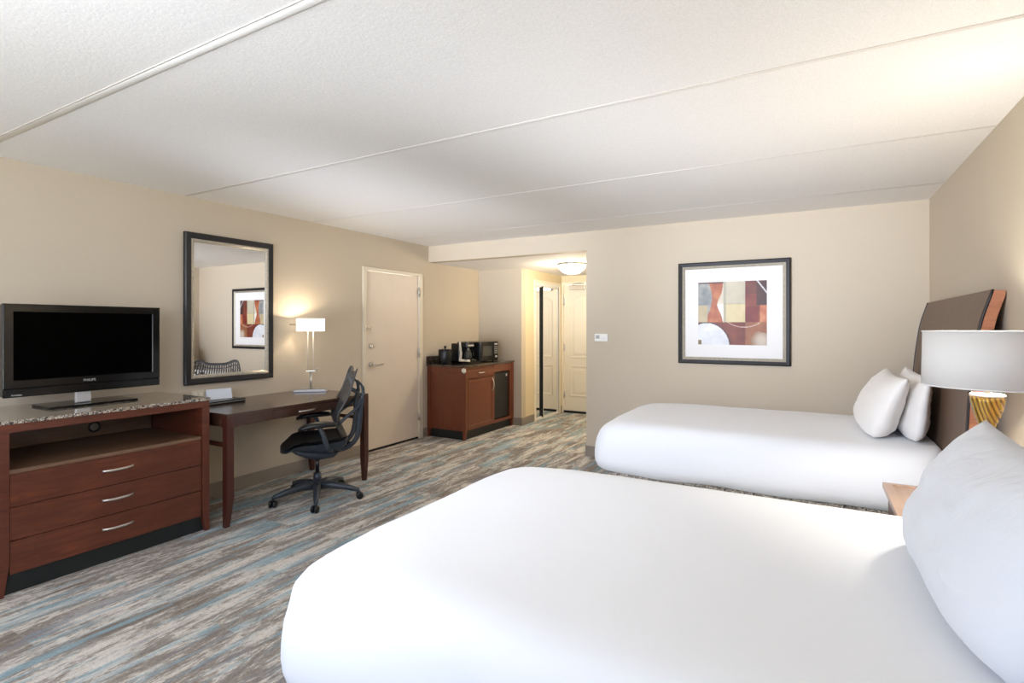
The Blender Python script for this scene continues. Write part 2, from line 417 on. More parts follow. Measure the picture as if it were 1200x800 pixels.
# connecting door (left wall)
d1 = struct('door_1', B(XL-.05, XL-.008, D1[0], D1[1], .022, D1[2], .003), M['door_paint'])
bm = bmesh.new()
for a0, a1, z0, z1 in ((4.299, 4.353, 0, 2.085), (5.266, 5.334, 0, 2.085), (4.353, 5.266, D1[2]+.004, 2.085)): box(bm, XL-.02, XL+.016, a0, a1, z0, z1, .003)
struct('door_frame', bm, M['frame_paint'], d1)
struct('threshold', B(XL-.06, XL-.002, D1[0], D1[1], 0, .02), M['gap'], d1)
for z in (1.85, 1.085, .285): hinge(d1, XL+.006, 5.268, z)
bm = bmesh.new(); cyl(bm, (XL-.008, 4.445, .985), (XL+.008, 4.445, .985), .032); cyl(bm, (XL, 4.445, .985), (XL+.055, 4.445, .985), .011)
tube(bm, [(XL+.05, 4.44, .985), (XL+.054, 4.50, .986), (XL+.05, 4.575, .982)], [.012, .010, .007], 12); obj('lever_handle', bm, M['nickel'], d1)
bm = bmesh.new(); cyl(bm, (XL-.008, 4.44, 1.195), (XL+.012, 4.44, 1.195), .027, .024); box(bm, XL+.01, XL+.026, 4.434, 4.446, 1.18, 1.21, .003); obj('deadbolt', bm, M['nickel'], d1)
bm = bmesh.new(); box(bm, XL, XL+.022, 4.315, 4.352, 1.375, 1.425, .004); box(bm, XL-.008, XL+.018, 4.36, 4.41, 1.382, 1.422, .004); cyl(bm, (XL+.02, 4.33, 1.4), (XL+.034, 4.4, 1.4), .006, n=12)
obj('swing_bar_lock', bm, M['nickel'], d1)
# entry door at the end of the hall: panelled
def door_panels(bm, x0, x1, y, z0, z1, arch=0):
    """raised moulding around a sunken panel, standing out of face y toward -y"""
    n = 14; out = []
    pts = [(x0, z0), (x1, z0), (x1, z1-arch)]
    if arch:
        for k in range(1, n): a = k/n; pts.append((x1+(x0-x1)*a, z1-arch+arch*math.sin(PI*a)**.8))
        pts.append((x0, z1-arch))
    else: pts = [(x0, z0), (x1, z0), (x1, z1), (x0, z1)]
    cx, cz = (x0+x1)/2, (z0+z1)/2
    rings = []
    for ins, h in ((0, 0), (.006, .009), (.018, .009), (.03, .0), (.055, .0), (.075, .006)):
        r = []
        for px, pz in pts:
            sx = (abs(px-cx)-ins)/abs(px-cx) if abs(px-cx) > ins else 0
            sz = (abs(pz-cz)-ins)/abs(pz-cz) if abs(pz-cz) > ins else 0
            r.append(bm.verts.new((cx+(px-cx)*sx, y-h-.001, cz+(pz-cz)*sz)))
        rings.append(r)
    for a, b in zip(rings, rings[1:]):
        for i in range(len(a)): bm.faces.new((a[i], a[(i+1) % len(a)], b[(i+1) % len(a)], b[i]))
    bm.faces.new(rings[-1])
d2 = struct('door_2', B(EX0, EX1, YE+.012, YE+.055, .035, EZ, .003), M['door_cream'])
bm = bmesh.new(); door_panels(bm, EX0+.11, EX1-.11, YE+.012, .90, 1.95, .10); struct('upper_panel', bm, M['door_cream'], d2)
bm = bmesh.new(); door_panels(bm, EX0+.11, EX1-.11, YE+.012, .27, .78); struct('lower_panel', bm, M['door_cream'], d2)
bm = bmesh.new()
for a0, a1, z0, z1 in ((EX0-.034, EX0-.004, 0, EZ+.045), (EX1+.004, EX1+.05, 0, EZ+.045), (EX0-.004, EX1+.004, EZ+.004, EZ+.045)): box(bm, a0, a1, YE-.014, YE+.02, z0, z1, .003)
struct('door_frame', bm, M['door_cream'], d2)
struct('threshold', B(EX0, EX1, YE-.002, YE+.06, 0, .033), M['gap'], d2)
for z in (1.83, 1.07, .30): hinge(d2, EX0+.006, YE+.006, z, 'y', M['nickel'])
bm = bmesh.new(); box(bm, -3.475, -3.20, YE-.045, YE+.012, 2.015, 2.085, .004); obj('door_closer', bm, M['nickel'], d2)
bm = bmesh.new(); tube(bm, [(-3.40, YE-.05, 2.09), (-3.33, YE-.16, 2.105), (-3.22, YE-.03, 2.115)], .008, 8); obj('closer_arm', bm, M['nickel'], d2)
# mirrored sliding closet doors
d3 = struct('door_3', B(XH-.03, XH+.004, CY0-.02, CY1+.02, CZ-.02, CZ+.02), M['white_metal'])
bm = bmesh.new()
box(bm, XH-.02, XH+.012, CY0-.055, CY0, 0, CZ+.06, .003); box(bm, XH-.02, XH+.012, CY1, CY1+.055, 0, CZ+.06, .003); box(bm, XH-.02, XH+.012, CY0, CY1, CZ+.02, CZ+.06, .003)
struct('door_frame', bm, M['door_cream'], d3)
struct('track', B(XH-.08, XH+.004, CY0, CY1, 0, .016, .003), M['white_metal'], d3)
for y0, y1, dx in ((CY0, 7.43, -.041), (7.37, CY1, -.018)):
    bm = bmesh.new(); frame_bm(bm, y0, y1, .018, CZ-.022, 0, [(0, -.012), (0, .010), (.012, .010), (.016, .004), (.016, -.012)], 'x', XH+dx, 1)
    fr = struct('sliding_panel', bm, M['white_metal'], d3)
    struct('mirror_pane', B(XH+dx-.004, XH+dx+.003, y0+.012, y1-.012, .03, CZ-.035), M['mirror'], d3)
struct('panel_seal', B(XH-.037, XH-.008, 7.362, 7.3695, .018, CZ-.022), M['gap'], d3)

# hall ceiling light
lt = thing('ceiling_light', 'glowing white glass bowl light on the entry hall ceiling', 'ceiling light', (-2.79, 6.53, ZH))
bm = bmesh.new(); lathe(bm, (-2.79, 6.53, ZH), [(0, -.028), (.17, -.028), (.185, -.02), (.185, 0), (0, 0)]); obj('rim', bm, M['nickel'], lt)
bm = bmesh.new(); lathe(bm, (-2.79, 6.53, ZH-.024), [(.178*math.cos(a*PI/2/10), -.115*math.sin(a*PI/2/10)) for a in range(10)]+[(0, -.115)]); obj('glass_bowl', bm, mat_glow('hall_bowl_glow', (1, .93, .80, 1), 17), lt)
for k in range(3):
    bm = bmesh.new(); a = k*2*PI/3+.6; cyl(bm, (-2.79+.182*math.cos(a), 6.53+.182*math.sin(a), ZH-.045), (-2.79+.182*math.cos(a), 6.53+.182*math.sin(a), ZH-.005), .006, n=10)
    obj('clip', bm, M['nickel'], lt)

# control plate on the back wall
th = thing('thermostat', 'small white plastic control plate on the beige wall beside the hall opening', 'thermostat', (-1.99, YB, 1.296))
bm = bmesh.new(); box(bm, -2.063, -1.912, YB-.022, YB, 1.255, 1.337, .006); obj('cover', bm, M['white_metal'], th)
obj('display', B(-2.045, -2.005, YB-.025, YB-.02, 1.285, 1.322, .002), M['key_grey'], th)
obj('label_strip', B(-1.995, -1.93, YB-.0245, YB-.02, 1.275, 1.30, .001), M['mat_board'], th)
op = thing('wall_outlet', 'beige outlet plate on the left wall below the mirror', 'outlet', (XL, 2.49, .86))
obj('cover_plate', B(XL, XL+.008, 2.44, 2.54, .825, .895, .003), M['frame_paint'], op)
for yy in (2.466, 2.512): obj('socket', B(XL+.006, XL+.010, yy-.014, yy+.014, .845, .876, .003), M['cream_glaze'], op)

# ------------------------------------------------------------------ wall mirror
mr = thing('wall_mirror', 'tall black and silver framed mirror on the left wall above the desk', 'mirror', (XL, 2.78, .94))
my0, my1, mz0, mz1 = 2.375, 3.165, .947, 2.172
bm = bmesh.new(); frame_bm(bm, my0, my1, mz0, mz1, 0, [(0, 0), (0, .026), (.008, .034), (.044, .030), (.050, .026), (.050, 0)], 'x', XL, 1); obj('outer_frame', bm, M['frame_black'], mr)
bm = bmesh.new(); frame_bm(bm, my0+.050, my1-.050, mz0+.050, mz1-.050, 0, [(0, 0), (0, .027), (.012, .026), (.026, .016), (.026, 0)], 'x', XL, 1); obj('inner_frame', bm, M['frame_silver'], mr)
obj('mirror_glass', B(XL+.004, XL+.012, my0+.07, my1-.07, mz0+.07, mz1-.07), M['mirror'], mr)

# ------------------------------------------------------------------ framed abstract print
pc = thing('framed_print', 'black framed abstract print in rust, grey and brown on the back wall', 'picture', (-.67, YB, 1.55))
px0, px1, pz0, pz1 = -1.172, -.176, 1.052, 2.043
yb = YB
bm = bmesh.new(); frame_bm(bm, px0, px1, pz0, pz1, 0, [(0, 0), (0, .03), (.010, .036), (.038, .028), (.040, 0)], 'y', yb, -1); obj('outer_frame', bm, M['frame_black'], pc)
bm = bmesh.new(); frame_bm(bm, px0+.039, px1-.039, pz0+.039, pz1-.039, 0, [(0, 0), (0, .026), (.010, .022), (.026, .014), (.026, 0)], 'y', yb, -1); obj('inner_frame', bm, M['frame_silver'], pc)
obj('mat_board', B(px0+.05, px1-.05, yb-.012, yb-.002, pz0+.05, pz1-.05), M['mat_board'], pc)
def art(u, v):
    """colour of the print at u (left-right) and v (top-bottom), 0..1"""
    n = lambda s, o=0: noise.noise(Vector((u*s+o, v*s, o)))
    L = lambda a, b, t: tuple(a[i]+(b[i]-a[i])*t for i in range(3))
    rust, dk, tan, gr, cream, wine = (150, 66, 38), (58, 30, 30), (196, 180, 148), (120, 122, 124), (222, 216, 206), (104, 32, 26)
    k = .5+.5*n(5, 3)+.25*n(14, 7)
    k = min(1, max(0, k))
    if v < .645:
        if u < .38:
            xe = .14+.09*math.sin(v*4.6+.4)
            xr = .375-.085*math.exp(-((v-.36)/.16)**2)
            if u > xr: c = L((226, 218, 200), (190, 178, 156), k) if v < .36 else L((236, 232, 226), (210, 206, 200), k)
            elif v > .37 and u < .14: c = L(tan, (168, 150, 112), k)
            elif u < xe-.02: c = L((98, 104, 110), (196, 190, 176), k)
            else: c = L((136, 56, 34), (214, 150, 96), k*.9 if v > .3 else k*.75)
            if v < .03: c = L(c, dk, .6)
        elif u < .70:
            if v < .355: c = L((176, 168, 146), (200, 192, 170), k)
            else: c = L((196, 178, 130), (212, 198, 160), k)
            if u < .42: c = L(c, (150, 146, 132), .6)
            if .35 < v < .36: c = (150, 142, 120)
        else:
            c = L(wine, (140, 74, 50), k)
            if u > .86 and v < .38: c = L(dk, (90, 50, 46), k*.8)
            if u > .90 and v > .38: c = L((150, 70, 44), (206, 140, 100), k)
            if .88 > u and v > .4: c = L((96, 26, 26), (134, 50, 40), k)
            if v < .2: c = L(c, dk, .35)
    else:
        d = math.hypot((u-.13)/.34, (v-1.04)/.385)
        if d < 1: c = L((196, 198, 204), (236, 236, 238), k)
        elif d < 1.04: c = (48, 34, 34)
        elif u < .7: c = L((96, 34, 24), (140, 70, 44), k*(.6 if v < .8 else 1))
        else: c = L((122, 70, 46), (168, 110, 70), k)
        d2 = math.hypot((u-.93)/.15, (v-.93)/.15)
        if d2 < 1+.25*n(9, 2) and u > .7: c = L((206, 196, 180), (130, 90, 66), min(1, d2*d2*.7+.2*k))
        if u < .05 and v > .93: c = (120, 96, 50)
    da = math.hypot(u-.68, v-.33)
    if .385 < da < .397 and (v > .64 and .4 < u < .9): c = L(c, (230, 210, 200), .7)
    if abs((u-.86)-.7*(v+.01)) < .012 and u > .86: c = (200, 196, 198)
    return tuple(((x/255)/12.92 if x/255 <= .04045 else ((x/255+.055)/1.055)**2.4) for x in c)+(1,)
bm = bmesh.new(); NX, NZ = 130, 130; ax0, ax1, az0, az1 = -.984, -.373, 1.240, 1.847
vs = [[bm.verts.new((ax0+(ax1-ax0)*i/NX, yb-.0135, az1+(az0-az1)*j/NZ)) for i in range(NX+1)] for j in range(NZ+1)]
for j in range(NZ):
    for i in range(NX): bm.faces.new((vs[j][i], vs[j+1][i], vs[j+1][i+1], vs[j][i+1]))
r0 = bmesh.ops.extrude_face_region(bm, geom=[e for e in bm.edges if e.is_boundary])
for g in r0['geom']:
    if isinstance(g, bmesh.types.BMVert): g.co.y = yb-.0115
t = NT('print_ink'); t.bsdf((.5, .5, .5, 1), .5); at = t.n('ShaderNodeVertexColor'); at.layer_name = 'ink'; t.l(at.outputs[0], t.b.inputs['Base Color'])
po = obj('art_print', bm, t.m, pc)
ca = po.data.color_attributes.new('ink', 'FLOAT_COLOR', 'POINT')
for i, v in enumerate(po.data.vertices):
    w = v.co + Vector((-.67, YB, 1.55)); ca.data[i].color = art((w.x-ax0)/(ax1-ax0), (az1-w.z)/(az1-az0))

# ------------------------------------------------------------------ arched bar pull
def pull(bm, c, axis, out, L=.16, rise=.024):
    c, axis, out = Vector(c), Vector(axis), Vector(out); pts = []; rad = []
    for k in range(17):
        t = k/16*2-1; pts.append(c+axis*t*L/2+out*(rise*(1-abs(t)**2.6)+.002)); rad.append(.0055+.0022*(1-t*t)**.5+(.002 if abs(t) > .95 else 0))
    tube(bm, pts, rad, 10, .8, up=tuple(out))

# ------------------------------------------------------------------ TV console
KX, KY0, KY1, KZ = -3.662, 1.068, 2.177, .90
con = thing('media_console', 'cherry wood drawer console with a speckled granite top under the television', 'console', (-4.0, 1.62, 0))
XB = XL+.012
w = .05
for y0, y1, s in ((KY0, KY0+w, -1), (KY1-w, KY1, 1)):
    bm = bmesh.new(); tapered_leg(bm, KX-.05, KX, y0, y1, 0, KZ-.045, .17, .55, (-1, -s)); obj('leg', bm, M['cherry'], con)
    bm = bmesh.new(); box(bm, XB, KX-.05, y0+.008, y1-.008, .13, KZ-.045, .002); obj('side_panel', bm, M['cherry'], con)
    bm = bmesh.new(); tapered_leg(bm, XB, XB+.05, y0, y1, 0, .13, .129, .6, (1, -s)); obj('leg', bm, M['cherry'], con)
bm = bmesh.new(); box(bm, XB, KX+.002, KY0, KY1, KZ-.044, KZ, .003); obj('top_rail', bm, M['cherry_y'], con)
a, b = KY0+w, KY1-w
obj('niche', (lambda bm: (box(bm, XB, XB+.012, a, b, .66, KZ-.045), box(bm, XB, KX-.012, a, b, .635, .657, .002), bm)[2])(bmesh.new()), M['cherry_in'], con)
obj('carcass', B(XB, KX-.03, a, b, .12, .634), M['gap'], con)
for i, (z0, z1) in enumerate(((.463, .634), (.287, .459), (.108, .283))):
    dr = obj('drawer', B(KX-.029, KX-.006, a+.003, b-.003, z0, z1, .002), M['cherry_y'], con)
    bm = bmesh.new(); pull(bm, (KX-.006, 1.62, (.555, .381, .208)[i]), (0, 1, 0), (1, 0, 0), .165); obj('handle', bm, M['nickel'], dr, label='curved satin nickel handle')
obj('plinth', B(XB, KX-.035, a-.03, b+.03, 0, .108), M['plinth'], con)
bm = bmesh.new(); box(bm, XL+.004, KX+.006, KY0-.006, KY1+.006, KZ, KZ+.021, .004); obj('countertop', bm, M['granite'], con, label='speckled granite top')
bm = bmesh.new(); lathe(bm, (XB+.012, 1.765, .722), [(0, .004), (.028, .004), (.028, .0), (0, .0)], 28, (1, 0, 0)); obj('cable_grommet', bm, M['grille'], con)
bm = bmesh.new(); lathe(bm, (XB+.012, 1.765, .722), [(.027, 0), (.027, .008), (.036, .008), (.036, 0)], 28, (1, 0, 0)); obj('grommet_ring', bm, M['black_plastic'], con)

# ------------------------------------------------------------------ television
tv = thing('television', 'black flat screen television on the granite topped console', 'television', (-4.02, 1.61, .922))
tx = -4.0
bm = bmesh.new(); box(bm, tx-.07, tx-.012, 1.197, 2.023, 1.008, 1.545, .008); box(bm, tx-.12, tx-.06, 1.30, 1.92, 1.08, 1.47, .02); obj('housing', bm, M['black_plastic'], tv)
bm = bmesh.new(); frame_bm(bm, 1.193, 2.026, 1.055, 1.547, 0, [(0, -.02), (0, -.003), (.004, 0), (.045, 0), (.05, -.006)], 'x', tx, 1); obj('bezel', bm, M['black_gloss'], tv)
obj('speaker_bar', B(tx-.02, tx, 1.193, 2.026, 1.005, 1.054, .005), M['black_gloss'], tv)
obj('screen', B(tx-.02, tx-.005, 1.238, 1.981, 1.1, 1.502), M['screen'], tv)
R_y = Matrix(((0, 0, 1), (1, 0, 0), (0, 1, 0))).to_4x4()     # text X -> +y, text Y -> +z, normal -> +x
text('brand_lettering', 'PHILIPS', .021, M['silver'], tv, Matrix.Translation((tx+.0012, 1.608, 1.077)) @ R_y)
text('feature_lettering', 'Ambilight', .0125, M['silver'], tv, Matrix.Translation((tx+.0012, 1.252, 1.018)) @ R_y)
obj('neck', B(tx-.05, tx-.03, 1.545, 1.63, .935, 1.03, .006), M['silver'], tv, label='silver neck')
bm = bmesh.new(); box(bm, -4.20, -3.94, 1.385, 1.86, .9215, .934, .004); obj('stand_base', bm, M['black_gloss'], tv)

# ------------------------------------------------------------------ desk
dk = thing('writing_desk', 'dark brown wooden desk with a thin drawer under the wall mirror', 'desk', (-3.95, 2.92, 0))
DX, DY0, DY1, DZ = -3.564, 2.243, 3.600, .80
DB = XL+.012
bm = bmesh.new(); box(bm, DB, DX, DY0, DY1, DZ-.022, DZ, .003); obj('desk_top', bm, M['desk'], dk)
bm = bmesh.new()
box(bm, DB+.05, DX-.05, DY0+.006, DY0+.03, .705, DZ-.022); box(bm, DB+.05, DX-.05, DY1-.03, DY1-.006, .705, DZ-.022)
box(bm, DB+.01, DB+.03, DY0+.05, DY1-.05, .705, DZ-.022); box(bm, DX-.03, DX-.004, DY0+.052, 2.604, .705, DZ-.022); box(bm, DX-.03, DX-.004, 3.036+.2, DY1-.052, .705, DZ-.022)
obj('apron', bm, M['desk'], dk)
dd = obj('drawer', B(DX-.028, DX-.002, 2.607, 3.233, .708, DZ-.024, .002), M['desk'], dk)
bm = bmesh.new(); pull(bm, (DX-.002, 2.92, .737), (0, 1, 0), (1, 0, 0), .16, .02); obj('handle', bm, M['nickel'], dd, label='curved satin nickel handle')
for (x0, sx), (y0, sy) in (((DX-.052, -1), (DY0, 1)), ((DX-.052, -1), (DY1-.052, -1)), ((DB, 1), (DY0, 1)), ((DB, 1), (DY1-.052, -1))):
    bm = bmesh.new(); tapered_leg(bm, x0, x0+.052, y0, y0+.052, 0, DZ-.022, .2, .62, (-sx if sx < 0 else -1, sy)); obj('leg', bm, M['desk_leg'], dk)
for y in (DY0+.016, DY1-.036): obj('stretcher', B(DB+.052, DX-.052, y, y+.02, .56, .59, .002), M['desk_leg'], dk)

# folder tray and card on the desk
tr = thing('leather_folder', 'black and silver layered folder tray lying on the desk', 'folder', (-4.18, 2.55, DZ))
Rf = Matrix.Translation((-4.19, 2.545, DZ+.001)) @ Matrix.Rotation(math.radians(3), 4, 'Z')
def LB(parent_m, *a, **k):
    bm = bmesh.new(); t_ = bmesh.new(); box(t_, *a, **k); merge(bm, t_, parent_m); return bm
obj('lower_board', LB(Rf, -.13, .13, -.17, .17, 0, .009, bev=.002), M['black_plastic'], tr)
obj('paper_stack', LB(Rf, -.12, .12, -.16, .155, .009, .018, bev=.001), M['silver'], tr)
obj('upper_board', LB(Rf, -.13, .13, -.17, .17, .018, .027, bev=.002), M['black_plastic'], tr)
cd = thing('tent_card', 'white folded information card standing on the black folder', 'card', (-4.22, 2.58, DZ+.028))
Rc = Matrix.Translation((-4.22, 2.585, DZ+.028)) @ Matrix.Rotation(math.radians(-12), 4, 'Z')
bm = bmesh.new(); t_ = bmesh.new(); prism(t_, [(.03, 0), (.004, .075), (.0, .079), (-.004, .075), (-.03, 0), (-.0285, 0), (0, .076), (.0285, 0)], 'y', -.095, .095); merge(bm, t_, Rc); obj('card', bm, M['paper'], cd)

# desk lamp
dl = thing('desk_lamp', 'slim chrome desk lamp with glowing rectangular shade at the far end of the desk', 'lamp', (-4.15, 3.44, DZ), math.radians(42))
def lb(*a, **k): return B(*a, **k)
bm = bmesh.new(); prism(bm, [(-.15, 0), (.15, 0), (.15, .006), (.125, .022), (-.125, .022), (-.15, .006)], 'y', -.06, .06); obj('base', bm, plain('brushed_grey_metal', (.45, .44, .42, 1), .45, .6), dl, local=True)
obj('base_foot', B(-.152, .152, -.062, .062, 0, .004, .001), M['black_plastic'], dl, local=True)
bm = bmesh.new(); cyl(bm, (0, 0, .02), (0, 0, .19), .011); obj('stem', bm, M['nickel'], dl, local=True)
obj('cross_bar', B(-.045, .045, -.012, .012, .188, .2, .003), M['chrome'], dl, local=True)
bm = bmesh.new(); cyl(bm, (.04, -.005, .195), (.085, -.03, .225), .0045, n=10); obj('switch', bm, M['nickel'], dl, local=True)
for x in (-.027, .022):
    bm = bmesh.new(); cyl(bm, (x, 0, .198), (x, 0, .63), .0045, n=12); obj('rod', bm, M['cream_glaze'], dl, local=True)
bm = bmesh.new(); cyl(bm, (-.19, 0, .635), (.14, 0, .635), .004, n=10); obj('shade_rod', bm, M['nickel'], dl, local=True)
bm = bmesh.new()
for y in (-.052, .052): box(bm, -.12, .12, y-.003, y+.003, .572, .69, .001)
for x in (-.117, .117): box(bm, x-.003, x+.003, -.049, .049, .572, .69, .001)
obj('lamp_shade', bm, mat_glow('desk_shade_glow', (1, .87, .68, 1), 2.2), dl, local=True)
bm = bmesh.new(); lathe(bm, (0, 0, .60), [(0, 0), (.012, 0), (.014, .015), (.022, .04), (.022, .055), (0, .078)], 16); obj('bulb', bm, mat_glow('desk_bulb_glow', (1, .78, .5, 1), 40), dl, local=True)

# ------------------------------------------------------------------ swivel chair
ang = math.atan2(-.8, -.6)
ch = thing('office_chair', 'black five wheel swivel chair with a perforated back pulled up to the desk', 'office chair', (-3.54, 3.0, 0), ang)
def co(name, bm, m, parent=None, **k): return obj(name, bm, m, parent or ch, local=True, **k)
bm = bmesh.new(); cyl(bm, (0, 0, .085), (0, 0, .15), .042, .036); cyl(bm, (0, 0, .15), (0, 0, .22), .034, .029)
for k in range(5):
    a = math.radians(-114+72*k)-ang; d = Vector((math.cos(a), math.sin(a), 0))
    tube(bm, [d*.02+Vector((0, 0, .115)), d*.12+Vector((0, 0, .118)), d*.24+Vector((0, 0, .10)), d*.335+Vector((0, 0, .075)), d*.345+Vector((0, 0, .06))], [.034, .030, .024, .017, .008], 10, 1.0)
star = co('star_base', bm, M['dark_cloth'])
for k in range(5):
    a = math.radians(-114+72*k)-ang; d = Vector((math.cos(a), math.sin(a), 0)); c = d*.335; s = Vector((-d.y, d.x, 0))
    b_ = a+(.9, -.6, .4, 1.2, -1)[k]; s = Vector((-math.sin(b_), math.cos(b_), 0)); f = Vector((math.cos(b_), math.sin(b_), 0))
    bm = bmesh.new()
    for sg in (-1, 1): p = c+s*sg*.016+f*.012+Vector((0, 0, .028)); lathe(bm, p, [(0, -.010), (.022, -.010), (.028, -.006), (.028, .006), (.022, .010), (0, .010)], 18, tuple(s))
    cyl(bm, tuple(c+Vector((0, 0, .04))), tuple(c+Vector((0, 0, .075))), .009, n=10); cyl(bm, tuple(c-s*.026+f*.012+Vector((0, 0, .028))), tuple(c+s*.026+f*.012+Vector((0, 0, .028))), .006, n=8)
    box(bm, c.x-.008, c.x+.016, c.y-.008, c.y+.008, .034, .058, .004)
    co('caster', bm, M['black_plastic'])
bm = bmesh.new(); cyl(bm, (0, 0, .2), (0, 0, .36), .016); co('gas_lift', bm, M['black_plastic'])
bm = bmesh.new()
def loft(bm, secs, n=20, exp=2.6):
    """secs: (x, yhalf, zc, zhalf) super-elliptic sections along x"""
    R = []
    for x, yh, zc, zh in secs:
        r = []
        for i in range(n):
            a = 2*PI*i/n; ca_, sa = math.cos(a), math.sin(a)
            r.append(bm.verts.new((x, yh*math.copysign(abs(ca_)**(2/exp), ca_), zc+zh*math.copysign(abs(sa)**(2/exp), sa))))
        R.append(r)
    for a, b in zip(R, R[1:]):
        for i in range(n): f = bm.faces.new((a[i], a[(i+1) % n], b[(i+1) % n], b[i])); f.smooth = True
    bm.faces.new(R[0]); bm.faces.new(R[-1][::-1])
loft(bm, [(-.16, .05, .39, .03), (-.12, .08, .375, .04), (0, .085, .375, .05), (.10, .10, .40, .045), (.17, .12, .425, .03), (.2, .10, .435, .015)]); co('tilt_mechanism', bm, M['dark_cloth'])
# seat: shell below, cushion above with a waterfall front
def seat_surface(bm, zoff, thick, grow=0):
    NXs, NYs = 22, 20; top, bot = [], []
    for i in range(NXs+1):
        u = i/NXs; x = -.22+u*.50; rt, rb = [], []
        for j in range(NYs+1):
            v = j/NYs*2-1
            wd = (.245+grow)*(1-.16*max(0, u-.82)/.18*(max(0, u-.82)/.18))*(1-.14*max(0, .25-u)/.25)
            y = v*wd
            z = zoff+.018*abs(v)**2.5-.062*max(0, (u-.66)/.34)**1.6-.012*math.sin(PI*u)+.01*(1-u)
            xx = x - .05*abs(v)**3*(1 if u > .8 else 0)*(u-.8)/.2
            edge = (1-max(abs(v)**6, abs(2*u-1)**8))
            rt.append(bm.verts.new((xx, y, z))); rb.append(bm.verts.new((xx, y*.97, z-thick*max(.12, edge**.5)*(1-.93*max(0, u-.35)/.65))))
        top.append(rt); bot.append(rb)
    for i in range(NXs):
        for j in range(NYs):
            bm.faces.new((top[i][j], top[i+1][j], top[i+1][j+1], top[i][j+1])).smooth = True
            bm.faces.new((bot[i][j], bot[i][j+1], bot[i+1][j+1], bot[i+1][j])).smooth = True
    for i in range(NXs):
        for j in (0, NYs): bm.faces.new((top[i][j], bot[i][j], bot[i+1][j], top[i+1][j]))
    for j in range(NYs):
        for i in (0, NXs): bm.faces.new((top[i][j], top[i][j+1], bot[i][j+1], bot[i][j]))
bm = bmesh.new(); seat_surface(bm, .51, .035); co('seat_cushion', bm, M['seat_cloth'])
bm = bmesh.new(); seat_surface(bm, .48, .08, -.012); co('seat_shell', bm, M['dark_cloth'])
# back: perforated saddle-topped polymer panel
def back_pt(u, v):
    """u -1..1 across, v 0..1 upward (chair coordinates)"""
    top = 1.035+.035*math.exp(-((abs(u)-.72)/.26)**2)-.10*max(0, (abs(u)-.80)/.20)**2.2
    z0 = .495
    z = z0+(top-z0)*v
    wd = .175+.085*math.sin(min(1, v/.75)*PI/2)-.015*max(0, v-.75)/.25
    zz = (z-.5)/.55
    x = -.255+.085*math.exp(-((zz-.32)/.28)**2)-.085*max(0, zz-.45)**1.3-.07*max(0, zz-.9)
    x += .045*abs(u)**2.2*(1-.4*v)
    return Vector((x, u*wd, z))
bm = bmesh.new(); NU, NV = 44, 52
g = [[bm.verts.new(back_pt(-1+2*i/NU, j/NV)) for i in range(NU+1)] for j in range(NV+1)]
for j in range(NV):
    for i in range(NU):
        edge = i < 2 or i >= NU-2 or j < 2 or j >= NV-2
        hole = False
        if not edge:
            if j > NV*.80: hole = (i % 2 == 0) and (j % 6 != 5)
            elif j > NV*.10: hole = (i % 2 == 0) and ((j+(i//2 % 2)*2) % 4 < 2)
        if not hole: bm.faces.new((g[j][i], g[j][i+1], g[j+1][i+1], g[j+1][i])).smooth = True
bk = co('backrest', bm, M['mesh_back'])
md = bk.modifiers.new('thickness', 'SOLIDIFY'); md.thickness = .006; md.offset = 0
bm = bmesh.new()
rim = [back_pt(-1, j/20) for j in range(21)]+[back_pt(-1+2*i/24, 1) for i in range(1, 24)]+[back_pt(1, 1-j/20) for j in range(21)]+[back_pt(1-2*i/16, 0) for i in range(1, 17)]
tube(bm, rim, .0075, 8); co('back_rim', bm, M['mesh_back'])
# spine frame: a Y from under the seat up and into two pairs of struts
bm = bmesh.new()
for s in (-1, 1):
    tube(bm, spline([(-.14, s*.07, .40), (-.23, s*.10, .43), (-.295, s*.12, .50), (-.318, s*.13, .62), (-.325, s*.14, .74), (-.335, s*.15, .82)], 6), .021, 10, .6, up=(0, 1, 0))
    tube(bm, spline([(-.335, s*.15, .82), (-.345, s*.15, .88), (-.335, s*.15, .93), (-.295, s*.15, .975)], 6), [.016]*6+[.013]*6+[.009]*7, 10, .7, up=(0, 1, 0))
    tube(bm, spline([(-.338, s*.15, .85), (-.30, s*.17, .875), (-.252, s*.18, .90)], 6), .010, 8, .8, up=(0, 1, 0))
    tube(bm, spline([(-.333, s*.15, .81), (-.28, s*.18, .745), (-.21, s*.19, .69), (-.15, s*.195, .635)], 6), .013, 8, .8, up=(0, 1, 0))
tube(bm, [(-.24, -.10, .43), (-.26, 0, .43), (-.24, .10, .43)], .018, 10)
co('back_frame', bm, M['dark_cloth'])
for s in (-1, 1):
    bm = bmesh.new(); tube(bm, spline([(-.10, s*.10, .42), (-.09, s*.20, .43), (-.055, s*.275, .48), (-.03, s*.285, .56), (.0, s*.28, .635)], 5), [.022]*8+[.02]*8+[.017]*5, 10, .7, up=(0, 1, 0)); ar = co('arm_post', bm, M['dark_cloth'])
    bm = bmesh.new(); tt = bmesh.new(); loft(tt, [(-.125, .024, .648, .010), (-.11, .040, .650, .018), (-.04, .052, .655, .024), (.06, .050, .652, .024), (.125, .040, .636, .018), (.155, .020, .624, .010)], 18, 2.3); merge(bm, tt, Matrix.Translation((0, s*.275, 0))); co('armrest', bm, M['black_plastic'])

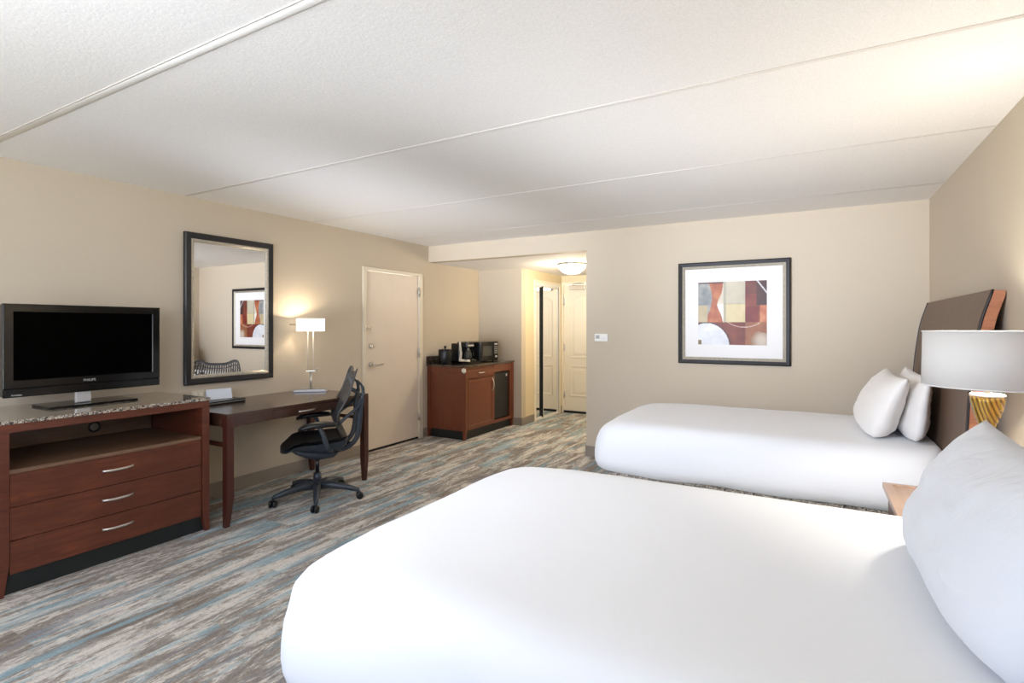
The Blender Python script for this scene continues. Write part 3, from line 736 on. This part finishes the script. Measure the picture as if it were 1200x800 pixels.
# ------------------------------------------------------------------ refreshment cabinet
CX, A0, A1, CZt = -3.737, 5.427, 6.632, .905
cb = thing('refreshment_cabinet', 'reddish brown cabinet with granite top in the alcove by the door', 'cabinet', (-4.04, 6.03, 0))
CB = XL+.010; w = .045
for (x0, x1, ix) in ((CX-w, CX, -1), (CB, CB+w, 1)):
    for (y0, y1, iy) in ((A0, A0+w, 1), (A1-w, A1, -1)):
        bm = bmesh.new(); tapered_leg(bm, x0, x1, y0, y1, 0, CZt, .14, .62, (-ix if ix < 0 else -1, iy) if ix < 0 else (1, iy)); obj('corner_post', bm, M['cabinet'], cb)
obj('side_panel', B(CB+w, CX-w, A0+.012, A0+.03, .11, CZt-.002), M['cabinet'], cb)
obj('side_panel', B(CB+w, CX-w, A1-.03, A1-.012, .11, CZt-.002), M['cabinet'], cb)
bm = bmesh.new(); box(bm, CB+w, CX-w, A0+.004, A0+.014, CZt-.075, CZt-.002, .002); obj('side_rail', bm, M['cabinet'], cb)
obj('plinth', B(CB+.03, CX-.04, A0+.03, A1-.03, 0, .108), M['plinth'], cb)
F0, F1, FY = A0+w, A1-w, 6.10
obj('body', B(CB+.012, CX-.03, A0+.031, FY, .11, CZt-.002), M['cabinet'], cb)
bm = bmesh.new(); box(bm, CB+.02, CX-.008, FY, FY+.018, .11, CZt-.002); box(bm, CX-.035, CX-.008, FY+.018, F1, .80, CZt-.002); box(bm, CX-.035, CX-.008, FY+.018, F1, .11, .15); box(bm, CX-.035, CX-.008, F1-.05, F1, .15, .80); box(bm, CX-.035, CX-.012, F0, FY, .865, CZt-.002)
obj('face_frame', bm, M['cabinet'], cb)
dr = obj('drawer', B(CX-.03, CX-.004, F0+.006, FY-.004, .762, .862, .004), M['cabinet'], cb)
bm = bmesh.new(); pull(bm, (CX-.004, 5.79, .822), (0, 1, 0), (1, 0, 0), .14); obj('handle', bm, M['nickel'], dr, label='satin nickel handle')
bm = bmesh.new(); box(bm, CX-.03, CX-.006, F0+.006, FY-.004, .118, .752, .003)
frame_bm(bm, F0+.006, FY-.004, .118, .752, 0, [(0, 0), (0, .006), (.05, .006), (.056, .001), (.056, 0)], 'x', CX-.006, 1)
dr = obj('door', bm, M['cabinet'], cb)
bm = bmesh.new(); pull(bm, (CX, 6.045, .645), (0, 0, 1), (1, 0, 0), .17, .03); obj('handle', bm, M['nickel'], dr, label='satin nickel handle')
bm = bmesh.new(); lathe(bm, (-3.765, A0-.001, .868), [(0, .012), (.010, .013), (.018, .009), (.030, .007), (.033, 0), (0, 0)], 28, (0, -1, 0)); obj('bottle_opener', bm, M['cream_glaze'], cb, label='round white metal bottle opener')
bm = bmesh.new(); box(bm, XL+.003, CX+.008, A0-.012, A1+.012, CZt, CZt+.027, .004); obj('countertop', bm, M['granite_dark'], cb, label='dark granite top')
bm = bmesh.new(); box(bm, XL+.003, XL+.022, A0-.012, A1+.012, CZt+.027, CZt+.125, .003); obj('backsplash', bm, M['granite_dark'], cb)
fg = thing('mini_fridge', 'black compact refrigerator built into the right side of the granite topped cabinet', 'refrigerator', (-4.0, 6.32, .152))
obj('fridge_body', B(CB+.05, CX-.08, FY+.03, F1-.06, .152, .775, .004), M['cabinet_dark'], fg)
obj('fridge_door', B(CX-.075, CX-.03, FY+.028, F1-.058, .158, .785, .008), M['cabinet_dark'], fg)
bm = bmesh.new(); lathe(bm, (CX-.031, F1-.105, .735), [(0, .003), (.02, .003), (.022, 0), (0, 0)], 20, (1, 0, 0)); obj('badge', bm, M['silver'], fg)
CT = CZt+.0275
ib = thing('ice_bucket', 'black cylindrical ice bucket with a knobbed lid on the cabinet top', 'ice bucket', (-4.16, 5.60, CT))
c = (-4.17, 5.585, CT); bm = bmesh.new(); lathe(bm, c, [(0, 0), (.083, 0), (.086, .006), (.090, .165), (.088, .17), (0, .17)]); obj('bucket', bm, M['black_plastic'], ib)
bm = bmesh.new(); lathe(bm, c, [(0, .171), (.09, .171), (.092, .178), (.088, .186), (.02, .192), (0, .192)]); ld = obj('lid', bm, M['black_plastic'], ib)
bm = bmesh.new(); lathe(bm, c, [(.008, .19), (.008, .2), (.016, .206), (.02, .217), (.014, .23), (0, .234)], 20); obj('knob', bm, M['black_gloss'], ld)
ty = thing('serving_tray', 'black serving tray under the coffee maker on the cabinet top', 'tray', (-4.08, 5.84, CT))
bm = bmesh.new(); box(bm, -4.26, -3.88, 5.70, 6.005, CT, CT+.008, .002)
frame = ((-4.26, -3.88, 5.70, 5.712), (-4.26, -3.88, 5.993, 6.005), (-4.26, -4.248, 5.712, 5.993), (-3.892, -3.88, 5.712, 5.993))
for a0, a1, b0, b1 in frame: box(bm, a0, a1, b0, b1, CT+.006, CT+.028, .002)
obj('tray_body', bm, M['black_gloss'], ty)
cm = thing('coffee_maker', 'black and white drip coffee maker standing between the ice bucket and the microwave', 'coffee maker', (-4.05, 5.88, CT+.008))
z = CT+.0085; k0, k1 = 5.80, 5.975
bm = bmesh.new(); box(bm, -4.235, -4.10, k0, k1, z, z+.25, .012); box(bm, -4.12, -3.95, k0, k1, z, z+.03, .008); box(bm, -4.14, -3.97, k0, k1, z+.19, z+.272, .016); obj('body', bm, M['black_plastic'], cm)
for y in (k0-.002, k1+.002):
    bm = bmesh.new(); prism(bm, [(-4.105, z), (-3.95, z), (-3.96, z+.03), (-4.065, z+.045), (-4.055, z+.12), (-4.075, z+.272), (-4.098, z+.272), (-4.085, z+.12)], 'y', y-.006, y+.006); obj('side_trim', bm, M['cream_glaze'], cm, label='curved cream side trim')
bm = bmesh.new(); lathe(bm, (-4.02, 5.888, z+.031), [(0, 0), (.05, 0), (.058, .02), (.06, .06), (.048, .10), (.04, .115), (.044, .125), (0, .125)], 24); cf = obj('carafe', bm, M['smoke_glass'], cm)
bm = bmesh.new(); tube(bm, spline([(-3.98, 5.888, z+.14), (-3.935, 5.888, z+.13), (-3.93, 5.888, z+.07), (-3.965, 5.888, z+.05)], 5), .007, 8); obj('carafe_handle', bm, M['black_gloss'], cf)
obj('control_panel', B(-3.972, -3.966, k0+.02, k1-.02, z+.21, z+.235, .001), M['silver'], cm)
for i, (x, y) in enumerate(((-3.915, 5.735), (-3.93, 5.76))):
    c2 = thing('coffee_cup', ('small white cup upside down on the tray, nearest the cabinet edge', 'small white cup upside down on the tray, nearest the coffee maker')[i], 'cup', (x, y+.0, CT+.009))
    bm = bmesh.new(); q = (x-.12*i, y+.01*i, CT+.009); lathe(bm, q, [(.03, 0), (.033, .002), (.026, .04), (.018, .043), (0, .043)], 20); obj('cup_bowl', bm, M['cream_glaze'], c2)
mw = thing('microwave', 'black countertop microwave at the far end of the cabinet top', 'microwave', (-4.05, 6.30, CT))
mx = -3.90; m0, m1, mz, mt_ = 6.02, 6.47, CT+.012, 1.205
bm = bmesh.new(); box(bm, mx-.36, mx-.02, m0, m1, mz, mt_, .006)
for yy in (m0+.04, m1-.04):
    for xx in (mx-.32, mx-.06): cyl(bm, (xx, yy, CT), (xx, yy, mz+.002), .012, n=12)
obj('housing', bm, M['black_plastic'], mw)
dd = obj('door', B(mx-.022, mx, m0, m1-.115, mz, mt_, .006), M['black_gloss'], mw)
obj('door_window', B(mx-.002, mx+.001, m0+.06, m1-.165, mz+.065, mt_-.055, .001), M['smoke_glass'], dd)
obj('control_panel', B(mx-.022, mx-.001, m1-.112, m1, mz, mt_, .006), M['black_gloss'], mw)
bm = bmesh.new()
for i in range(3):
    for j in range(4): box(bm, mx-.002, mx+.0015, m1-.095+i*.028, m1-.077+i*.028, mz+.095+j*.028, mz+.108+j*.028)
obj('keypad', bm, M['key_grey'], mw)
bm = bmesh.new(); lathe(bm, (mx-.001, m1-.056, mz+.05), [(0, .012), (.014, .012), (.017, 0)], 20, (1, 0, 0)); obj('dial', bm, M['silver'], mw)
obj('display', B(mx-.002, mx+.001, m1-.098, m1-.014, mt_-.045, mt_-.022), M['key_grey'], mw)

# ------------------------------------------------------------------ beds
def rrect(x0, x1, y0, y1, r, n=9, m=26):
    """points around a rounded rectangle, evenly on each straight side"""
    r = min(r, (x1-x0)/2-1e-3, (y1-y0)/2-1e-3); P = []
    cs = (((x1-r, y1-r), 0), ((x0+r, y1-r), PI/2), ((x0+r, y0+r), PI), ((x1-r, y0+r), 1.5*PI))
    for q, ((cx, cy), a0) in enumerate(cs):
        for k in range(n): a = a0+PI/2*k/(n-1); P.append((cx+r*math.cos(a), cy+r*math.sin(a)))
        nx = cs[(q+1) % 4]; e = (nx[0][0]+r*math.cos(nx[1]), nx[0][1]+r*math.sin(nx[1])); s_ = P[-1]
        for k in range(1, m): t_ = k/m; P.append((s_[0]+(e[0]-s_[0])*t_, s_[1]+(e[1]-s_[1])*t_))
    return P
def make_bed(y0, y1, seed, blabel, dlabel, h0, h1):
    yc = (y0+y1)/2; xf, xh = -1.465, .655
    bed = thing('bed', blabel, 'bed', (-.35, yc, 0))
    bm = bmesh.new(); box(bm, xf+.10, xh, y0+.06, y1-.06, .09, .335, .03); obj('box_spring', bm, M['skirt'], bed, label='box spring in black and cream patterned cover')
    for px in (xf+.2, xh-.1):
        for py in (y0+.14, y1-.14):
            bm = bmesh.new(); cyl(bm, (px, py, 0), (px, py, .10), .03, .035); obj('leg', bm, M['black_plastic'], bed)
    bm = bmesh.new(); box(bm, xf+.12, xh, y0+.075, y1-.075, .337, .60, .06, 4); obj('mattress', bm, M['mattress'], bed)
    # headboard: curved panel, wooden ends
    fr = spline([(.664, 0, .30), (.668, 0, .6), (.676, 0, .9), (.688, 0, 1.1), (.705, 0, 1.27), (.73, 0, 1.44), (.775, 0, 1.60)], 5)
    bkp = [Vector((min(.822, p.x+.055), 0, p.z+.0)) for p in fr]; bkp[-1].z -= .006
    poly = [(p.x, p.z) for p in fr]+[(p.x, p.z) for p in reversed(bkp)]
    bm = bmesh.new(); prism(bm, poly, 'y', h0+.03, h1-.03); obj('headboard', bm, M['veneer'], bed, label='curved dark veneer headboard')
    for a0, a1 in ((h0, h0+.03), (h1-.03, h1)):
        bm = bmesh.new(); prism(bm, [(x+.003, z_-.002) for x, z_ in poly], 'y', a0, a1); obj('headboard_end', bm, M['edge_wood'], bed, label='orange brown wooden headboard end')
        bm = bmesh.new(); tube(bm, [(p.x+.003, (a0 if a0 == h0 else a1), p.z) for p in fr], .006, 8); obj('headboard_edging', bm, M['frame_black'], bed)
    for a in (h0+.15, h1-.15):
        bm = bmesh.new(); box(bm, .70, .76, a-.03, a+.03, 0, .34, .003); obj('headboard_post', bm, M['frame_black'], bed)
    # duvet
    prof = [(.045, .318), (.02, .34), (.004, .385), (0, .43), (.001, .48), (.006, .53), (.018, .58), (.034, .628), (.06, .660), (.09, .680), (.13, .690), (.19, .696)]
    ins = .19
    while ins < .50: ins += .05; prof.append((ins, .696+.008*min(1, (ins-.19)/.4)))
    bm = bmesh.new(); rings = []
    X0, X1, Y0, Y1 = xf-.02, xh+.02, y0, y1
    for k, (d, z_) in enumerate(prof):
        hd = d if d < .19 else d                       # head end stays nearly upright
        P = rrect(X0+d, X1-min(d*.12, .03)-max(0, d-.19)*1.0, Y0+d, Y1-d, max(.03, .17-d*.6))
        ring = []
        for (x, y) in P:
            zz = z_
            cor = max(0, 1-math.hypot(max(0, x-X0), max(0, min(y-Y0, Y1-y)))/.45)
            foot = max(0, 1-(x-X0)/.45)
            if z_ > .42: zz -= .02*cor+.006*foot
            nv = Vector((x*2.6, y*2.6, z_*3+seed)); n1 = noise.noise(nv); n2 = noise.noise(Vector((x*9, y*9, z_*5+seed*2)))
            side = 1 if z_ < .6 else .25
            out = side*(.010*n1+.005*n2)
            cx, cy = (X0+X1)/2, yc
            dx = -1 if x < X0+.3 else 0; dy = (-1 if y < Y0+.3 else (1 if y > Y1-.3 else 0))
            n3 = noise.noise(Vector((x*22, y*22, z_*16+seed)))
            if z_ < .46: out += .004*n3
            fade = 1-min(1, max(0, (d-.25)/.25))
            zz += (.004*n1 + .0018*n2)*fade + (.012*n1 if k < 2 else 0)
            ring.append(bm.verts.new((x+dx*out, y+dy*out*(1 if z_ < .6 else .3), zz)))
        rings.append(ring)
    for a, b in zip(rings, rings[1:]):
        for i in range(len(a)): bm.faces.new((a[i], a[(i+1) % len(a)], b[(i+1) % len(a)], b[i])).smooth = True
    bm.faces.new(rings[-1]).smooth = True
    dv = obj('duvet', bm, M['linen'], origin=(-.35, yc, .33), label=dlabel, cat='duvet', group=None)
    return bed
make_bed(1.02, 2.62, 3, 'nearer bed with patterned box spring under the duvet in the foreground', 'smooth white duvet on the nearer bed in the foreground', .96, 2.51)
make_bed(3.80, 5.28, 9, 'farther bed with a curved dark headboard beside the framed print wall', 'smooth white duvet on the farther bed beside the back wall', 3.47, 5.19)

def make_pillow(yc, xb, xt, zb, Hh, L, Tk, mat, label, seed, cat='pillow', group=None, rz=0):
    bm = bmesh.new(); NA, NB = 40, 30; sheets = []
    lean = math.atan2(xt-xb, Hh*.93)
    for sgn in (1, -1):
        S = []
        for j in range(NB+1):
            r = []
            for i in range(NA+1):
                a = -1+2*i/NA; b = -1+2*j/NB
                a = math.copysign(abs(a)**.9, a); b = math.copysign(abs(b)**.9, b)
                pa = 1-.055*(1-b*b)-.02*noise.noise(Vector((b*2, seed, 1))); pb = 1-.085*(1-a*a)
                y = a*L/2*pa; h = b*Hh/2*pb
                if b < -.3: y *= 1-.17*((-b-.3)/.7)**2.2
                if b < 0 and abs(a) > .5: h *= 1-.13*((abs(a)-.5)/.5)**2
                ff = (max(0, 1-abs(a)**2.6)*max(0, 1-abs(b)**(2.4 if b > 0 else 4.2)))**.52
                fat = 1+.14*(-b)
                th = sgn*(Tk/2)*ff*fat
                if ff > 0:
                    th += sgn*ff**.6*(.010*noise.noise(Vector((a*3, b*3, seed+sgn)))+.005*noise.noise(Vector((a*8, b*8, seed+5*sgn))))
                p = Vector((-th, y, h))
                p.x += .02*(b*b)*(1 if b > 0 else -.6)
                r.append(p)
            S.append(r)
        sheets.append(S)
    rot = Matrix.Rotation(lean, 3, 'Y'); allp = []
    for S in sheets:
        for r in S:
            for k, p in enumerate(r): r[k] = rot@p; allp.append(r[k].z)
    zmin = min(allp); V = []
    for S in sheets: V.append([[p+Vector(((xb+xt)/2, yc, zb-zmin)) for p in r] for r in S])
    def mk(p):
        if p.z < zb+.02: p = Vector((p.x, p.y, zb+.02-(zb+.02-p.z)*.4))      # settles into the duvet
        return bm.verts.new(p)
    F = [[mk(p) for p in r] for r in V[0]]
    Bk = [[F[j][i] if (i in (0, NA) or j in (0, NB)) else mk(V[1][j][i]) for i in range(NA+1)] for j in range(NB+1)]
    for Q in (F, Bk):
        for j in range(NB):
            for i in range(NA): bm.faces.new((Q[j][i], Q[j][i+1], Q[j+1][i+1], Q[j+1][i])).smooth = True
    return obj('pillow', bm, mat, origin=((xb+xt)/2, yc, zb), label=label, cat=cat, group=group)
ZP = .701
make_pillow(1.78, .33, .475, ZP, .445, 1.02, .27, M['linen_blue'], 'large bluish white pillow on the nearer bed, front of its pair', 1)
make_pillow(1.78, .595, .62, ZP, .43, .92, .12, M['linen_warm'], 'white pillow against the nearer headboard, behind the large front pillow', 2)
make_pillow(4.47, .335, .48, ZP-.006, .45, 1.04, .22, M['linen_warm'], 'plump white pillow standing in front on the farther bed', 3)
make_pillow(4.46, .555, .59, ZP-.006, .44, 1.02, .155, M['linen_warm'], 'white pillow leaning on the farther headboard behind another pillow', 4)

# ------------------------------------------------------------------ nightstand and lamp
ns = thing('nightstand', 'light brown wooden nightstand between the two beds', 'nightstand', (.58, 3.05, 0))
n0, n1 = 2.66, 3.463
bm = bmesh.new(); box(bm, .324, .818, n0, n1, .55, .572, .003); obj('stand_top', bm, M['night_wood'], ns)
bm = bmesh.new()
for a0, a1, b0, b1 in ((.324, .366, n0, n1), (.784, .818, n0, n1), (.366, .784, n0, n0+.028), (.366, .784, n1-.028, n1)): box(bm, a0, a1, b0, b1, .572, .580, .0015)
obj('raised_border', bm, M['night_wood'], ns)
bm = bmesh.new(); box(bm, .36, .81, n0+.03, n1-.03, .12, .55, .002); obj('stand_body', bm, M['cherry'], ns)
for z0, z1 in ((.34, .54), (.13, .33)):
    dd = obj('drawer', B(.345, .362, n0+.04, n1-.04, z0, z1, .003), M['cherry_y'], ns)
    bm = bmesh.new(); pull(bm, (.345, 3.06, (z0+z1)/2), (0, 1, 0), (-1, 0, 0), .15); obj('handle', bm, M['nickel'], dd)
for px in (.37, .77):
    for py in (n0+.04, n1-.08): obj('leg', B(px, px+.035, py, py+.04, 0, .12, .003), M['cherry'], ns)
LX, LY = .598, 2.745
bl = thing('bedside_lamp', 'gold hourglass table lamp with a wide white drum shade on the nightstand', 'lamp', (LX, LY, .573))
Z0 = .573
bm = bmesh.new(); lathe(bm, (LX, LY, 0), [(0, Z0), (.052, Z0), (.055, Z0+.012), (.05, Z0+.03), (.056, .66), (.058, .74), (.053, .83), (.04, .92), (.026, .985), (.0225, 1.01), (.026, 1.025), (.036, 1.05), (.047, 1.085), (.0535, 1.12), (.055, 1.14), (0, 1.14)], 48); obj('lamp_base', bm, M['gold'], bl, label='ridged gold hourglass base')
bm = bmesh.new(); lathe(bm, (LX, LY, 1.14), [(0, .0), (.055, .0), (.056, .005), (.052, .01), (0, .01)], 40); obj('base_cap', bm, M['cream_glaze'], bl)
bm = bmesh.new(); cyl(bm, (LX, LY, 1.15), (LX, LY, 1.25), .011); obj('neck', bm, M['cream_glaze'], bl)
SR = .208
bm = bmesh.new(); lathe(bm, (LX, LY, 0), [(SR, 1.178), (SR-.004, 1.398)], 64); so = obj('lamp_shade', bm, M['shade'], bl)
md = so.modifiers.new('thickness', 'SOLIDIFY'); md.thickness = .003
bm = bmesh.new()
for zz, rr in ((1.18, SR+.001), (1.396, SR-.003)): tube(bm, [(LX+rr*math.cos(a*PI/32), LY+rr*math.sin(a*PI/32), zz) for a in range(65)], .0028, 6)
obj('shade_hem', bm, M['mat_board'], bl)
bm = bmesh.new(); lathe(bm, (LX, LY, 1.25), [(0, 0), (.013, 0), (.016, .015), (.03, .05), (.03, .07), (.018, .09), (0, .096)], 20); obj('bulb', bm, mat_glow('bedside_bulb_glow', (1, .86, .66, 1), 60), bl)
bm = bmesh.new()
for k in range(3): a = k*2*PI/3; tube(bm, [(LX, LY, 1.248), (LX+(SR-.004)*math.cos(a), LY+(SR-.004)*math.sin(a), 1.248)], .002, 6)
obj('shade_spider', bm, M['nickel'], bl)

# ------------------------------------------------------------------ light
wd = bpy.data.worlds.new('daylight'); SC.world = wd; wd.use_nodes = True
wt = wd.node_tree; bg = wt.nodes['Background']; bg.inputs[1].default_value = 1
SKY, GROUND = (1.8, 2.3, 3.4, 1), (6.2, 6.4, 6.3, 1)
wtc = wt.nodes.new('ShaderNodeTexCoord'); wsp = wt.nodes.new('ShaderNodeSeparateXYZ'); wr = wt.nodes.new('ShaderNodeMapRange'); wmx = wt.nodes.new('ShaderNodeMix'); wmx.data_type = 'RGBA'; wmx.name = 'sky_mix'
wr.inputs['From Min'].default_value = -.02; wr.inputs['From Max'].default_value = .02
wt.links.new(wtc.outputs['Generated'], wsp.inputs[0]); wt.links.new(wsp.outputs[2], wr.inputs[0]); wt.links.new(wr.outputs[0], wmx.inputs[0])
wmx.inputs[6].default_value = GROUND; wmx.inputs[7].default_value = SKY; wt.links.new(wmx.outputs[2], bg.inputs[0])
def light(name, typ, loc, energy, color, **k):
    l = bpy.data.lights.new(name, typ); l.energy = energy; l.color = color
    for a_, v_ in k.items(): setattr(l, a_, v_)
    o = bpy.data.objects.new(name, l); COL.objects.link(o); o.location = loc; return o
p = light('window_portal', 'AREA', ((WX0+WX1)/2, YF-.02, (WZ0+WZ1)/2), 1, (1, 1, 1), shape='RECTANGLE', size=WX1-WX0, size_y=WZ1-WZ0)
p.rotation_euler = (math.radians(90), 0, 0); p.data.cycles.is_portal = True
light('bedside_lamp_light', 'POINT', (LX, LY, 1.30), 185, (1, .95, .86), shadow_soft_size=.035)
light('desk_lamp_light', 'POINT', (-4.15, 3.44, DZ+.655), 36, (1, .84, .62), shadow_soft_size=.022)
light('hall_light', 'POINT', (-2.79, 6.53, ZH-.20), 30, (1, .88, .68), shadow_soft_size=.08)
# added fill spots with no real source, standing by the window behind the camera
def fill_spot(name, loc, tilt, turn, cone, energy, soft):
    o = light(name, 'SPOT', loc, energy, (.92, 1, 1.16), spot_size=math.radians(cone), spot_blend=1, shadow_soft_size=soft)
    o.rotation_euler = (math.radians(90+tilt), 0, math.radians(turn))
fill_spot('fill_room', (-2.4, -1.3, 2.0), -7, -17, 50, 680, .5)
fill_spot('fill_ceiling_left', (-2.6, -1.3, .8), 13.5, 6, 29, 1350, .4)
fill_spot('fill_ceiling_right', (-1.9, -1.3, .8), 13.5, -13, 29, 800, .4)
fill_spot('fill_left', (.1, -1.2, 2.0), -10, 52, 64, 170, .5)
fl = light('fill_bounce', 'AREA', (-1.6, -.9, 1.5), 26, (.92, 1, 1.16), shape='DISK', size=.9)  # unseen fill light aimed at the ceiling, added to brighten the room
fl.rotation_euler = (math.radians(180-28), 0, 0)
# ------------------------------------------------------------------ camera and output look
cam = bpy.data.cameras.new('camera'); co_ = bpy.data.objects.new('camera', cam); COL.objects.link(co_); SC.camera = co_
cam.sensor_width = 36; cam.sensor_fit = 'HORIZONTAL'; cam.lens = 36*621.69/1200; cam.clip_start = .05
cam.shift_y = -(400-382.68)/1200
co_.location = (0, 0, 1.414); co_.rotation_euler = (PI/2, 0, math.radians(29.572))
SC.view_settings.view_transform = 'Standard'; SC.view_settings.look = 'None'; SC.view_settings.gamma = 1; SC.view_settings.use_curve_mapping = False
SC.view_settings.exposure = .08
SC.cycles.use_denoising = True; SC.cycles.max_bounces = 10; SC.cycles.diffuse_bounces = 6; SC.cycles.glossy_bounces = 5
SC.cycles.sample_clamp_indirect = 6; SC.cycles.caustics_reflective = False; SC.cycles.caustics_refractive = False
